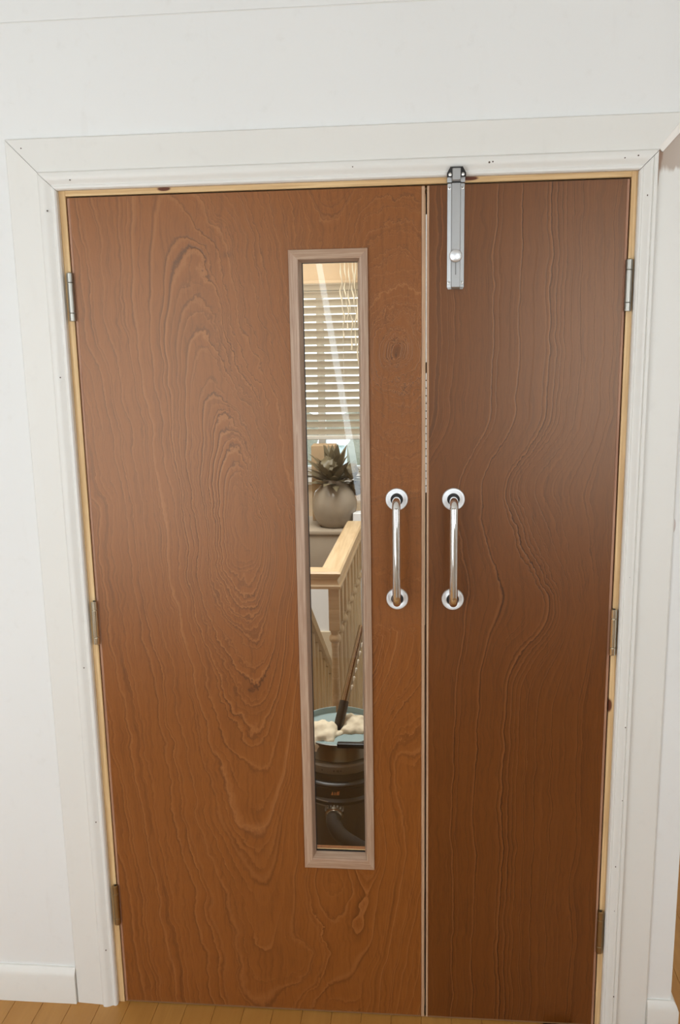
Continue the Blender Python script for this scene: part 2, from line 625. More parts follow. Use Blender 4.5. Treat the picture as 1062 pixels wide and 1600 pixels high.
def thin_cloth(name, color, transp, transl=0.5):
    m, b = material(name)
    nt = m.node_tree
    nt.nodes.remove(b)
    out = nt.nodes['Material Output']
    co, x, y, z = coords()
    w = noise(vec(x * 260.0, y * 260.0, z * 30.0), 1.0, 2.0)
    tr = nt.nodes.new('ShaderNodeBsdfTransparent')
    di = nt.nodes.new('ShaderNodeBsdfDiffuse')
    tl = nt.nodes.new('ShaderNodeBsdfTranslucent')
    for q in (di, tl): q.inputs['Color'].default_value = (*color, 1)
    m1 = nt.nodes.new('ShaderNodeMixShader')
    m1.inputs[0].default_value = transl
    nt.links.new(di.outputs[0], m1.inputs[1])
    nt.links.new(tl.outputs[0], m1.inputs[2])
    m2 = nt.nodes.new('ShaderNodeMixShader')
    fac = X.op('MULTIPLY', xstep(w, 0.2, 0.8), transp * 2.0, clamp=True)
    nt.links.new(fac.s, m2.inputs[0])
    nt.links.new(m1.outputs[0], m2.inputs[1])
    nt.links.new(tr.outputs[0], m2.inputs[2])
    nt.links.new(m2.outputs[0], out.inputs['Surface'])
    return m


# ------------------------------------------------------------------ the room shell
ZJ = 2.332     # joint between the wall boards
ZC = 2.75
X0, X1 = -2.4, 3.2
YB = WALL_BACK_Y

m = M()
wx = [X0, -0.030, 1.214, 1.363]
wz = [0, 2.010, ZJ - 0.0016]
for i in range(3):
    for k in range(2):
        if i == 1 and k == 0: continue
        m.box(wx[i], wx[i + 1], 0, 0.11, wz[k], wz[k + 1])
wf = obj('wall_front', clean(m), mat_wall_front, smooth=False, kind='structure', label='white painted wall around the wooden double doors', cat='wall')
m = M(); m.box(X0, 1.363, 0, 0.11, ZJ + 0.0016, ZC, 0.0006, 1)
obj('wall_board', m, mat_wall_front, parent=wf)
m = M(); m.box(X0, 1.3625, 0.0022, 0.10, ZJ - 0.0018, ZJ + 0.0022)
obj('board_joint', m, mat_trim, parent=wf)
m = M(); m.box(X0 - 0.1, X0, YB - 0.1, 0.11, 0, ZC)
obj('wall_left', m, mat_wall, kind='structure', label='white side wall of the room, out of the frame', cat='wall')
m = M(); m.box(X1, X1 + 0.1, YB - 0.1, 3.3, 0, ZC)
obj('wall_right', m, mat_wall, kind='structure', label='white side wall beyond the open passage', cat='wall')

wins = [(-1.95, 0.05, 0.38, 2.27, 3), (1.2, 2.5, 0.85, 2.27, 2), (0.17, 0.67, 0.80, 2.40, 1)]
m = M()
m.box(X0, X1, YB - 0.1, YB, 0, 0.38)
m.box(X0, X1, YB - 0.1, YB, 2.40, ZC)
for (a, b_, c) in ((X0, -1.95, 0.38), (0.05, 0.17, 0.38), (0.67, 1.2, 0.38), (2.5, X1, 0.38)):
    m.box(a, b_, YB - 0.1, YB, c, 2.40)
m.box(-1.95, 0.05, YB - 0.1, YB, 2.27, 2.40)
m.box(0.17, 0.67, YB - 0.1, YB, 0.38, 0.80)
m.box(1.2, 2.5, YB - 0.1, YB, 0.38, 0.85)
m.box(1.2, 2.5, YB - 0.1, YB, 2.27, 2.40)
obj('wall_back', m, mat_wall, kind='structure', label='white wall with the windows behind the camera', cat='wall')
for i, (a, b_, c, d, n) in enumerate(wins):
    m = M()
    t = 0.05
    m.box(a, b_, YB - 0.08, YB - 0.02, c, c + t); m.box(a, b_, YB - 0.08, YB - 0.02, d - t, d)
    m.box(a, a + t, YB - 0.08, YB - 0.02, c + t, d - t); m.box(b_ - t, b_, YB - 0.08, YB - 0.02, c + t, d - t)
    for k in range(1, n):
        xm = a + (b_ - a) * k / n
        m.box(xm - 0.025, xm + 0.025, YB - 0.08, YB - 0.02, c + t, d - t)
    obj('window_%d' % (i + 2), m, mat_trim, kind='structure', cat='window',
        label=['wide white window behind the camera, three lights', 'white window behind the camera, two lights', 'narrow white window added behind the camera for the bright slit mirrored in the glass'][i])

m = M(); m.box(X0 - 0.1, X1 + 0.1, YB - 0.1, 3.35, ZC, ZC + 0.1)
obj('ceiling', m, mat_ceiling, kind='structure', label='flat white ceiling above the double doors', cat='ceiling')

# floor: strip boards, each its own piece
m = M(); m.box(X0 - 0.1, X1 + 0.1, YB - 0.1, 0.02, -0.06, -0.012); m.box(1.363, X1 + 0.1, 0.02, 3.3, -0.06, -0.012)
flo = obj('floor', m, mat_subfloor, kind='structure', label='honey oak strip floor in front of the doors', cat='floor')
meshes = []
for L_ in (0.55, 0.85, 1.15):
    mm = M(); mm.box(-0.0373, 0.0373, 0, L_ - 0.0012, -0.012, 0.0, 0.0012, 1)
    o = obj('floor_board', mm, mat_floor, parent=flo)
    meshes.append((L_, o.data)); bpy.data.objects.remove(o)
nb = 0
x = X0 + 0.0375 + 0.011
while x < X1:
    y1 = 3.2 if x > 1.345 else 0.015
    y = YB + 0.0
    near = -0.8 < x < 2.2
    if not near:
        x += 0.075; continue
    y = -1.15 - rnd.random() * 0.5
    while y < y1 - 0.05:
        L_, me = meshes[rnd.randrange(3)]
        if y + L_ > y1 - 0.06:
            me = None
            ml = M(); ml.box(-0.0373, 0.0373, 0, y1 - y, -0.012, 0.0, 0.0012, 1)
            o = obj('floor_board', ml, mat_floor, parent=flo)
        else:
            o = bpy.data.objects.new('floor_board', me); COL.objects.link(o); o.parent = flo
        o.location = (x, y, 0)
        y += L_; nb += 1
    x += 0.075
# the rest of the room's boards, out of view, as one surface
mm = M()
x = X0 + 0.0375 + 0.011
while x < X1:
    if -0.8 < x < 2.2:
        mm.box(x - 0.0373, x + 0.0373, YB, -1.66, -0.012, 0.0)
    else:
        mm.box(x - 0.0373, x + 0.0373, YB, 0.015 if x < 1.345 else 3.2, -0.012, 0.0)
    x += 0.075
obj('floor_boarding', mm, mat_floor, parent=flo, kind='stuff')

# skirting
def skirt_prof(y, s=1, top=0.098):
    return [(y, 0.0), (y - 0.016 * s, 0.0), (y - 0.016 * s, top - 0.022), (y - 0.013 * s, top - 0.012), (y - 0.006 * s, top), (y, top)]
m = M(); pr = skirt_prof(0.0)
m.extrude([(X0, a, b_) for a, b_ in pr], (-0.1255 - X0, 0, 0))
obj('baseboard_left', m, mat_trim, kind='structure', label='white skirting board along the wall on the hinge side of the wide door', cat='skirting')
m = M(); pr = skirt_prof(0.0, top=0.088)
ra = [Vector((1.306, a, b_)) for a, b_ in pr]
rb = [Vector((1.363 - a, a, b_)) for a, b_ in pr]
rc = [Vector((1.363 - a, 2.5, b_)) for a, b_ in pr]
m.loft(ra, rb); m.loft(rb, rc)
obj('baseboard_right', m, mat_trim, kind='structure', label='short white skirting turning the wall corner beside the narrow door', cat='skirting')

# architrave: moulded inner edge, quirk, wide flat
AP = [(0.0, 0.0), (0.0, -0.011), (0.003, -0.0145), (0.006, -0.0150), (0.008, -0.0135), (0.012, -0.0150), (0.016, -0.0190), (0.020, -0.0215),
      (0.0240, -0.0216), (0.0255, -0.0200), (0.0262, -0.0185), (0.0270, -0.0190), (0.0280, -0.0205), (0.0335, -0.0205), (0.0345, -0.0195), (0.0350, -0.0085), (0.105, -0.0070), (0.1085, -0.0045), (0.1085, 0.0)]
APL = [(0.0, 0.0), (0.0, -0.011), (0.003, -0.0145), (0.007, -0.0150), (0.010, -0.0135), (0.014, -0.0150), (0.019, -0.0185), (0.024, -0.0205),
       (0.030, -0.0208), (0.0345, -0.0195), (0.0365, -0.0165), (0.038, -0.0140), (0.041, -0.0130), (0.105, -0.0095), (0.1070, -0.0070), (0.1075, 0.0)]
AXL, AXR, AZ = -0.0175, 1.1975, 1.9955


def leg(prof, x0, s):
    lo = [Vector((x0 + s * u, y, 0.0)) for u, y in prof]
    hi = [Vector((x0 + s * u, y, AZ + u - 0.0013)) for u, y in prof]
    return M().loft(lo, hi)


def nails(parent, pts):
    mm = M()
    for (x, y, z, r_) in pts:
        mm.lathe((x, y, z), (0, -1, 0), [(r_, -0.001), (r_, 0.0004), (r_ * 0.5, 0.0006)], 8)
    obj('nail_hole', mm, mat_nail, parent=parent, kind='stuff')


tl = obj('trim_1', leg(APL, AXL, -1), mat_trim, kind='structure', label='scuffed white architrave leg beside the wide door', cat='architrave', ang=25)
nails(tl, [(-0.0365, -0.0205, 1.953, 0.0017), (-0.118, -0.0090, 2.075, 0.0016), (-0.0365, -0.0206, 1.60, 0.0014), (-0.103, -0.0096, 1.52, 0.0016), (-0.043, -0.0140, 1.18, 0.0014),
           (-0.095, -0.010, 0.98, 0.0018), (-0.034, -0.0207, 0.92, 0.0014), (-0.034, -0.0207, 0.52, 0.0014), (-0.098, -0.010, 0.345, 0.0018), (-0.034, -0.0207, 0.165, 0.0016)])
tr_ = obj('trim_2', leg(AP, AXR, 1), mat_trim_right, kind='structure', label='white architrave leg beside the narrow door with a bare brown patch on top', cat='architrave', ang=25)
nails(tr_, [(1.2145, -0.0190, 1.945, 0.0020), (1.215, -0.0190, 1.15, 0.0014), (1.220, -0.0212, 0.80, 0.0015), (1.214, -0.0190, 0.45, 0.0018), (1.2165, -0.0200, 0.335, 0.0018), (1.2225, -0.021, 0.105, 0.0018), (1.221, -0.0212, 0.62, 0.0012)])
m = M()
m.loft([Vector((AXL - u, y, AZ + u)) for u, y in APL], [Vector((AXR + u, y, AZ + u)) for u, y in APL])
th = obj('trim_3', m, mat_trim_head, kind='structure', label='white architrave head over both doors with mitred ends', cat='architrave', ang=25)
nails(th, [(0.018, -0.0200, 2.014, 0.0014), (0.62, -0.0205, 2.0195, 0.0013), (0.898, -0.0205, 2.0185, 0.0020), (0.905, -0.0205, 2.0195, 0.0016), (1.166, -0.0205, 2.0175, 0.0013), (1.192, -0.0205, 2.021, 0.0016), (-0.088, -0.0105, 2.083, 0.0014)])
# raised filler along the mitre, and the open joint above the head
m = M()
pa, pb = Vector((1.2400, 0, 2.0285)), Vector((1.3060, 0, 2.1010))
d = (pb - pa).normalized(); nrm = Vector((-d.z, 0, d.x))
ring = lambda c, w0, w1: [c + nrm * w0 + Vector((0, -0.006, 0)), c + nrm * w0 + Vector((0, -0.0125, 0)), c + nrm * w1 + Vector((0, -0.0135, 0)), c + nrm * w1 + Vector((0, -0.006, 0))]
m.loft(ring(pa, -0.001, 0.0105), ring(pb, -0.001, 0.0135))
obj('mitre_strip', m, mat_caulk, parent=th)

# door lining (bare pine) seen between architrave and leaves
TH = 0.044
LZ = 1.9845
m = M(); m.box(-0.030, -0.0030, 0.0005, 0.11, 0.0, LZ + 0.026, 0.0008, 1)
lin = obj('trim_4', m, mat_pine, kind='structure', label='bare pine lining jamb on the hinge side of the wide door', cat='door lining')
m = M(); m.box(W + 0.0030, 1.214, 0.0005, 0.11, 0.0, LZ + 0.026, 0.0008, 1)
lin_r = obj('trim_5', m, mat_pine_knot, kind='structure', label='bare pine lining jamb with a dark knot beside the narrow door', cat='door lining')
m = M(); m.box(-0.0030, W + 0.0030, 0.0005, 0.11, LZ, LZ + 0.026, 0.0008, 1)
lin_h = obj('trim_6', m, mat_pine_head, kind='structure', label='bare pine lining head with knots above both doors', cat='door lining')
m = M()
m.box(-0.003, 0.010, TH + 0.002, 0.09, 0, LZ); m.box(W - 0.010, W + 0.003, TH + 0.002, 0.09, 0, LZ); m.box(-0.003, W + 0.003, TH + 0.002, 0.09, LZ - 0.012, LZ)
obj('trim_7', m, mat_pine, kind='structure', label='pine door stop hidden behind the closed doors', cat='door stop')
m = M(); m.box(-0.003, W + 0.003, 0.004, 0.10, -0.012, 0.0025, 0.001, 1)
obj('trim_8', m, plain('worn_oak_threshold', (0.30, 0.16, 0.055), 0.5), kind='structure', label='thin wooden threshold strip under the doors', cat='threshold')

# ------------------------------------------------------------------ the doors
GX0, GX1, GZ0, GZ1 = 0.5060, 0.6255, 0.4480, 1.8335      # visible glass
BX0, BX1, BZ0, BZ1 = 0.4785, 0.6480, 0.4090, 1.8600      # outside of the beads

d1 = empty('door_1', (0, 0, 0), 'wide sapele veneered door leaf with a tall narrow glass panel', 'door', kind='structure')
d2 = empty('door_2', (0, 0, 0), 'narrow darker sapele door leaf with a bolt at the top', 'door', kind='structure')
ZB = 0.0035
m = M()
xs = [0.0060, GX0 - 0.008, GX1 + 0.008, WL - 0.0075]
zs = [ZB + 0.004, GZ0 - 0.008, GZ1 + 0.008, H]
for i in range(3):
    for k in range(3):
        if i == 1 and k == 1: continue
        m.box(xs[i], xs[i + 1], 0.0, TH, zs[k], zs[k + 1])
obj('leaf_panel', clean(m), mat_wide, parent=d1, smooth=False)
m = M(); m.box(0.0, 0.0060, 0.0006, TH, ZB, H, 0.0008, 1)
obj('edge_lipping', m, mat_lipping_pink, parent=d1)
m = M(); m.box(WL - 0.0075, WL, 0.0003, TH, ZB, H, 0.0010, 1)
obj('edge_lipping', m, mat_lipping, parent=d1)
mat_foot = plain('brown_bottom_edge', (0.22, 0.11, 0.045), 0.6)
m = M(); m.box(0.0060, WL - 0.0075, 0.0003, TH, ZB, ZB + 0.004)
obj('edge_lipping', m, mat_foot, parent=d1)
GAP = 0.0042
N0 = WL + GAP
m = M(); m.box(N0 + 0.0050, W - 0.0060, 0.0, TH, ZB + 0.004, H)
obj('leaf_panel', m, mat_narrow, parent=d2, smooth=False)
m = M(); m.box(N0, N0 + 0.0050, 0.0003, TH, ZB, H, 0.0008, 1)
obj('edge_lipping', m, mat_lipping, parent=d2)
m = M(); m.box(W - 0.0060, W, 0.0006, TH, ZB, H, 0.0008, 1)
obj('edge_lipping', m, mat_lipping_pink, parent=d2)
m = M(); m.box(N0 + 0.0050, W - 0.0060, 0.0003, TH, ZB, ZB + 0.004)
obj('edge_lipping', m, mat_foot, parent=d2)
# meeting edge: white strip painted as hall light in the gap, dark brush below
m = M(); m.box(N0 - 0.0026, N0 + 0.0002, 0.0035, 0.020, 1.62, 1.925, 0.0004, 1)
k = 0
z = 1.335
while z < 1.59:
    m.box(N0 - 0.0026, N0 + 0.0002, 0.0035, 0.020, z, z + 0.0145, 0.0004, 1); z += 0.0165
obj('gap_light', m, mat_gap_light, parent=d2, label='pale strip standing in for hall light in the gap between the doors')
m = M(); m.box(N0 - 0.0030, N0 + 0.0002, 0.012, 0.022, 0.02, 1.97)
obj('brush_seal', m, mat_seal_dark, parent=d2)

# glazing beads, mitred, sloping outwards, and the pane
def bead(p_out0, p_out1, p_in0, p_in1):
    def ring(o, i):
        o, i = Vector(o), Vector(i)
        t = (i - o)
        pr = [(0.0, 0.001), (0.0, -0.0055), (0.03, -0.0068), (0.55, -0.0118), (0.68, -0.0125), (0.76, -0.0118), (1.0, 0.0055), (1.0, 0.0085), (0.2, 0.0085), (0.2, 0.001)]
        return [o + t * a + Vector((0, b_, 0)) for a, b_ in pr]
    return M().loft(ring(p_out0, p_in0), ring(p_out1, p_in1))
O = [(BX0, 0, BZ0), (BX1, 0, BZ0), (BX1, 0, BZ1), (BX0, 0, BZ1)]
I = [(GX0, 0, GZ0), (GX1, 0, GZ0), (GX1, 0, GZ1), (GX0, 0, GZ1)]
for a in range(4):
    b_ = (a + 1) % 4
    obj('glazing_bead', bead(O[a], O[b_], I[a], I[b_]), mat_bead_side if a in (1, 3) else mat_bead_cross, parent=d1, ang=20)
for a in range(4):     # the beads on the hall side
    b_ = (a + 1) % 4
    f = lambda p, e: (p[0], 0.0, p[2])
    mm = M()
    ra = [Vector(O[a]) + Vector((0, TH, 0)), Vector(O[a]) + Vector((0, TH + 0.010, 0)), Vector(I[a]).lerp(Vector(O[a]), 0.5) + Vector((0, TH + 0.010, 0)), Vector(I[a]) + Vector((0, 0.0155, 0))]
    rb = [Vector(O[b_]) + Vector((0, TH, 0)), Vector(O[b_]) + Vector((0, TH + 0.010, 0)), Vector(I[b_]).lerp(Vector(O[b_]), 0.5) + Vector((0, TH + 0.010, 0)), Vector(I[b_]) + Vector((0, 0.0155, 0))]
    mm.loft(ra, rb)
    obj('glazing_bead', mm, mat_pine, parent=d1)
m = M(); m.box(GX0 - 0.006, GX1 + 0.006, 0.0090, 0.0150, GZ0 - 0.006, GZ1 + 0.006)
obj('glass_pane', m, mat_glass, parent=d1, smooth=False)
m = M()
for (a, b_, c, d) in ((GX0 - 0.004, GX0 + 0.0018, GZ0, GZ1), (GX0, GX1, GZ0 - 0.004, GZ0 + 0.0022), (GX0, GX1, GZ1 - 0.0014, GZ1 + 0.004)):
    m.box(a, b_, 0.0072, 0.0089, c, d)
obj('glazing_gasket', m, mat_black, parent=d1)


def pull_handle(parent, x):
    zt, zb = 1.3210, 1.0918
    h = M()
    so, r_ = 0.050, 0.0092
    pts = [(x, 0.0, zt)]
    pts += [(x, -0.016, zt), (x, -so + 0.020, zt)]
    for k in range(1, 9):
        w = k / 8 * math.pi / 2
        pts.append((x, -so + 0.020 - 0.020 * math.sin(w), zt - 0.020 + 0.020 * math.cos(w)))
    for k in range(0, 9):
        w = k / 8 * math.pi / 2
        pts.append((x, -so + 0.020 - 0.020 * math.cos(w), zb + 0.020 - 0.020 * math.sin(w)))
    pts += [(x, -0.016, zb), (x, 0.0, zb)]
    h.tube(pts, r_, 24)
    o = obj('pull_handle', h, mat_chrome, parent=parent, label='polished chrome bar handle on round roses', ang=50)
    for zz in (zt, zb):
        q = M().lathe((x, 0, zz), (0, -1, 0), [(0.0140, 0.0002), (0.0252, 0.0002), (0.0252, 0.0030), (0.0240, 0.0046), (0.0150, 0.0052), (0.0138, 0.0046), (0.0138, 0.0006)], 40, cap=False)
        obj('handle_rose', q, mat_rose, parent=o)
        q = M().lathe((x, 0, zz), (0, -1, 0), [(0.0140, 0.0001), (0.0140, 0.0014), (0.009, 0.0016)], 32)  # black disc stands in for the shade in the rose's hollow
        obj('rose_recess', q, mat_black, parent=o)
    return o


pull_handle(d1, 0.7065)
pull_handle(d2, 0.8314)


def hinge(parent, x, z0, z1, mat, side):
    """side: +1 leaf lies to the right of the knuckle"""
    r_ = 0.0072
    cy = -0.0052
    g = M()
    g.box(min(x, x + side * 0.0062), max(x, x + side * 0.0062), -0.0010, 0.0014, z0 + 0.001, z1 - 0.001)
    g.box(min(x, x - side * 0.0062), max(x, x - side * 0.0062), -0.0010, 0.0014, z0 + 0.001, z1 - 0.001)
    o = obj('hinge', g, mat, parent=parent)
    Lh = z1 - z0
    cuts = [0.0, 0.17, 0.80, 1.0]
    for k in range(3):
        a, b_ = z0 + Lh * cuts[k], z0 + Lh * cuts[k + 1]
        q = M().lathe((x, cy, 0), (0, 0, 1), [(r_ - 0.0008, a + 0.0003), (r_, a + 0.0010), (r_, b_ - 0.0010), (r_ - 0.0008, b_ - 0.0003)], 20)
        obj('knuckle', q, mat, parent=o)
    q = M().lathe((x, cy, z1), (0, 0, 1), [(0.0030, -0.001), (0.0030, 0.0006), (0.0015, 0.0010)], 12)
    obj('pin', q, mat_black, parent=o)


for (z1, z0, mt) in ((1.8250, 1.7215, mat_hinge), (1.0800, 0.9740, mat_hinge_nickel), (0.3390, 0.2300, mat_hinge_brass)):
    hinge(d1, -0.0035, z0, z1, mt, 1)
for (z1, z0, mt) in ((1.8230, 1.7180, mat_hinge), (1.0730, 0.9660, mat_hinge_nickel), (0.3230, 0.2110, mat_hinge_brass)):
    hinge(d2, W + 0.0045, z0, z1, mt, -1)

# barrel bolt on the narrow leaf, keeper on the lining head
BXc = 0.8320
def hexprof(z, w=0.0175, d0=0.0, d1_=0.0035, cw=0.0085, dc=0.0125):
    return [Vector((BXc - w, -d0, z)), Vector((BXc - w, -d1_, z)), Vector((BXc - cw - 0.0012, -d1_ - 0.0022, z)), Vector((BXc - cw, -dc, z)),
            Vector((BXc + cw, -dc, z)), Vector((BXc + cw + 0.0012, -d1_ - 0.0022, z)), Vector((BXc + w, -d1_, z)), Vector((BXc + w, -d0, z))]
m = M()
bot = hexprof(1.7755); bot2 = [Vector((BXc + (p.x - BXc) * 0.88, p.y * 0.8, 1.7712)) for p in bot]
m.loft(bot2, bot); m.loft(bot, hexprof(1.9825))
bolt = obj('door_bolt', m, mat_alu, parent=d2, label='satin aluminium slide bolt at the top of the narrow door', ang=15)
q = M().lathe((BXc - 0.0005, -0.0125, 1.8372), (0, -1, 0), [(0.0065, -0.001), (0.0065, 0.006), (0.0122, 0.0085), (0.0132, 0.0115), (0.0122, 0.0150), (0.0085, 0.0172), (0.0035, 0.0180)], 28)
obj('bolt_knob', q, mat_rose, parent=bolt)
for (sx, sz) in ((-1, 1.9735), (1, 1.9735), (-1, 1.7845), (1, 1.7845)):
    q = M().lathe((BXc + sx * 0.0132, -0.0040, sz), (0, -1, 0), [(0.0036, -0.001), (0.0034, 0.0009), (0.0022, 0.0016), (0.0010, 0.0017)], 14)
    obj('screw', q, mat_screw, parent=bolt)
    q = M().lathe((BXc + sx * 0.0132, -0.0055, sz), (0, -1, 0), [(0.0012, 0.0), (0.0011, 0.0005), (0.0004, 0.0006)], 8)
    obj('screw_slot', q, mat_black, parent=bolt)
q = M().box(BXc - 0.0012, BXc + 0.0012, -0.0128, -0.0121, 1.800, 1.826)
obj('bolt_slot', q, mat_vgrey0, parent=bolt)
m = M()
kz0, kz1 = 1.9845, 2.0065
k0 = hexprof(kz0, 0.0182, -0.0004, 0.0060, 0.0085, 0.0240)
k1 = hexprof(kz1, 0.0182, -0.0004, 0.0060, 0.0085, 0.0240)
m.loft(k0, [Vector((p.x, p.y, 1.9945)) for p in k1])
keep = obj('bolt_keeper', m, mat_alu, parent=lin_h, label='aluminium bolt keeper with dark sloping cheeks', ang=15)
q = M(); q.box(BXc - 0.0085, BXc + 0.0085, -0.0300, -0.0180, 1.9848, 2.0085, 0.001, 1)
obj('keeper_channel', q, mat_alu, parent=keep)
q = M()
for s_ in (-1, 1):
    q.add([(BXc + s_ * 0.0088, -0.0285, 1.992), (BXc + s_ * 0.0192, -0.0240, 1.992), (BXc + s_ * 0.0192, -0.0240, 2.0000), (BXc + s_ * 0.0130, -0.0262, 2.0105), (BXc + s_ * 0.0088, -0.0285, 2.0105),
           (BXc + s_ * 0.0088, -0.0205, 1.992), (BXc + s_ * 0.0192, -0.0205, 1.992), (BXc + s_ * 0.0192, -0.0205, 2.0000), (BXc + s_ * 0.0130, -0.0205, 2.0105), (BXc + s_ * 0.0088, -0.0205, 2.0105)],
          [(0, 1, 2, 3, 4), (9, 8, 7, 6, 5), (0, 5, 6, 1), (1, 6, 7, 2), (2, 7, 8, 3), (3, 8, 9, 4), (4, 9, 5, 0)])
q.box(BXc - 0.0130, BXc + 0.0130, -0.0285, -0.0205, 2.0086, 2.0112)
obj('keeper_cheek', q, mat_black, parent=keep)
for s_ in (-1, 1):
    q = M().lathe((BXc + s_ * 0.0128, -0.0262, 1.9965), (0, -1, 0), [(0.0036, -0.002), (0.0034, 0.0012), (0.0018, 0.0020)], 14)
    obj('screw', q, mat_screw, parent=keep)

# ------------------------------------------------------------------ the stair hall behind the glass
HX0, HX1, HY = -1.3, 1.27, 3.1
m = M(); m.box(HX1, 1.363, 0.11, HY + 0.15, -2.7, ZC)
obj('wall_nib', m, mat_wall, kind='structure', label='white end wall running back beside the passage', cat='wall')
m = M(); m.box(HX0 - 0.1, HX0, 0.11, HY + 0.15, -2.7, ZC)
obj('wall_hall_side', m, mat_hall_wall, kind='structure', label='cream side wall of the stair hall', cat='wall')
WX0, WX1, WZ0, WZ1 = -0.45, 0.62, 0.90, 2.000
m = M()
m.box(HX0, WX0, HY, HY + 0.15, -2.7, ZC); m.box(WX1, HX1, HY, HY + 0.15, -2.7, ZC)
m.box(WX0, WX1, HY, HY + 0.15, -2.7, WZ0); m.box(WX0, WX1, HY, HY + 0.15, WZ1, ZC)
obj('wall_hall_back', m, mat_hall_wall, kind='structure', label='cream stair hall wall around the window with the blind', cat='wall')
m = M(); m.box(1.363, X1, 3.2, 3.3, 0, ZC)
obj('wall_passage', m, mat_wall, kind='structure', label='white end wall of the passage', cat='wall')
mat_carpet = plain('brown_landing_carpet', (0.13, 0.085, 0.05), 0.9, 0, 0.25, 300)
m = M(); m.box(HX0, HX1, 0.105, 0.70, -0.25, 0.0); m.box(0.535, HX1, 0.70, HY, -0.25, 0.0); m.box(HX0, HX1, 0.11, HY, -2.75, -2.65)
obj('floor_hall', m, mat_carpet, kind='structure', label='brown carpet landing behind the doors', cat='floor')
m = M(); m.box(HX0, 0.51, 1.50, 1.82, -2.65, 0.735, 0.004, 1)
obj('wall_stairwell', m, mat_hall_white, kind='structure', label='white stairwell wall seen under the handrail', cat='wall')

# hall window
win = empty('window_1', (0, HY + 0.06, WZ0), 'white hall window half covered by the venetian blind', 'window', kind='structure')
m = M(); t = 0.055
yy0, yy1 = HY + 0.05, HY + 0.11
m.box(WX0, WX1, yy0, yy1, WZ0, WZ0 + t); m.box(WX0, WX1, yy0, yy1, WZ1 - t, WZ1)
m.box(WX0, WX0 + t, yy0, yy1, WZ0, WZ1); m.box(WX1 - t, WX1, yy0, yy1, WZ0, WZ1)
m.box(0.165, 0.205, yy0, yy1, WZ0 + t, WZ1 - t)
obj('window_frame', m, mat_hall_white, parent=win)
for (a, b_) in ((WX0 + t, 0.165), (0.205, WX1 - t)):
    m = M(); m.box(a, b_, yy0 + 0.02, yy0 + 0.026, WZ0 + t, WZ1 - t)
    obj('window_pane', m, mat_glass, parent=win, smooth=False)
m = M(); m.box(WX0 - 0.05, WX1 + 0.05, HY - 0.09, HY + 0.05, WZ0 - 0.03, WZ0, 0.006, 2)
obj('window_sill', m, mat_hall_white, parent=win)

# venetian blind
mat_slat = thin_cloth('cream_blind_slat', (0.84, 0.76, 0.64), 0.0, 0.10)
mat_slat2 = plain('white_blind_rail', (0.82, 0.80, 0.75), 0.4)
bx0, bx1, bz0, bz1, by = -0.42, 0.585, 1.150, 2.010, HY - 0.045
bl = empty('venetian_blind', (0.08, by, bz0), 'white venetian blind lowered over the upper hall window', 'blind')
m = M(); m.box(bx0, bx1, by - 0.020, by + 0.025, bz1 - 0.012, bz1 + 0.008, 0.003, 1)
obj('head_rail', m, mat_hall_wall, parent=bl)
m = M(); m.box(bx0, bx1, by - 0.022, by + 0.022, bz0 - 0.022, bz0, 0.004, 1)
obj('bottom_rail', m, mat_slat2, parent=bl)
n_sl = 20
sl_me = None
tilt = R(-44)
for k in range(n_sl):
    zc = bz0 + 0.022 + k * (bz1 - bz0 - 0.05) / (n_sl - 1)
    if sl_me is None:
        mm = M()
        w = 0.025
        ra = []
        for q in range(5):
            u = -w + 2 * w * q / 4
            v = 0.0035 * (1 - (u / w) ** 2)
            yv = u * math.cos(tilt) - v * math.sin(tilt) * 1
            zv = u * math.sin(tilt) + v * math.cos(tilt)
            ra.append(Vector((bx0, by + yv, bz0 + zv)))
        rb_ = [p - Vector((0, 0, 0.0012)) for p in ra[::-1]]
        ring_ = ra + rb_
        mm.extrude(ring_, (bx1 - bx0, 0, 0))
        o = obj('slat', mm, mat_slat, parent=bl, ang=60)
        sl_me = o.data
    else:
        o = bpy.data.objects.new('slat', sl_me); COL.objects.link(o); o.parent = bl
    o.location = (0, 0, zc - bz0)
for xx_ in (-0.25, 0.33):
    m = M().tube([(xx_, by - 0.024, bz0 - 0.01), (xx_, by - 0.024, bz1)], 0.0012, 6)
    obj('ladder_cord', m, mat_slat2, parent=bl)
m = M(); m.tube([(0.445, by - 0.035, 1.20), (0.440, by - 0.035, bz1)], 0.0018, 6)
o = obj('pull_cord', m, mat_slat2, parent=bl)
m = M(); m.lathe((0.445, by - 0.035, 1.165), (0, 0, 1), [(0.002, 0.04), (0.007, 0.0), (0.006, -0.008)], 10)
obj('cord_tassel', m, mat_slat2, parent=o)

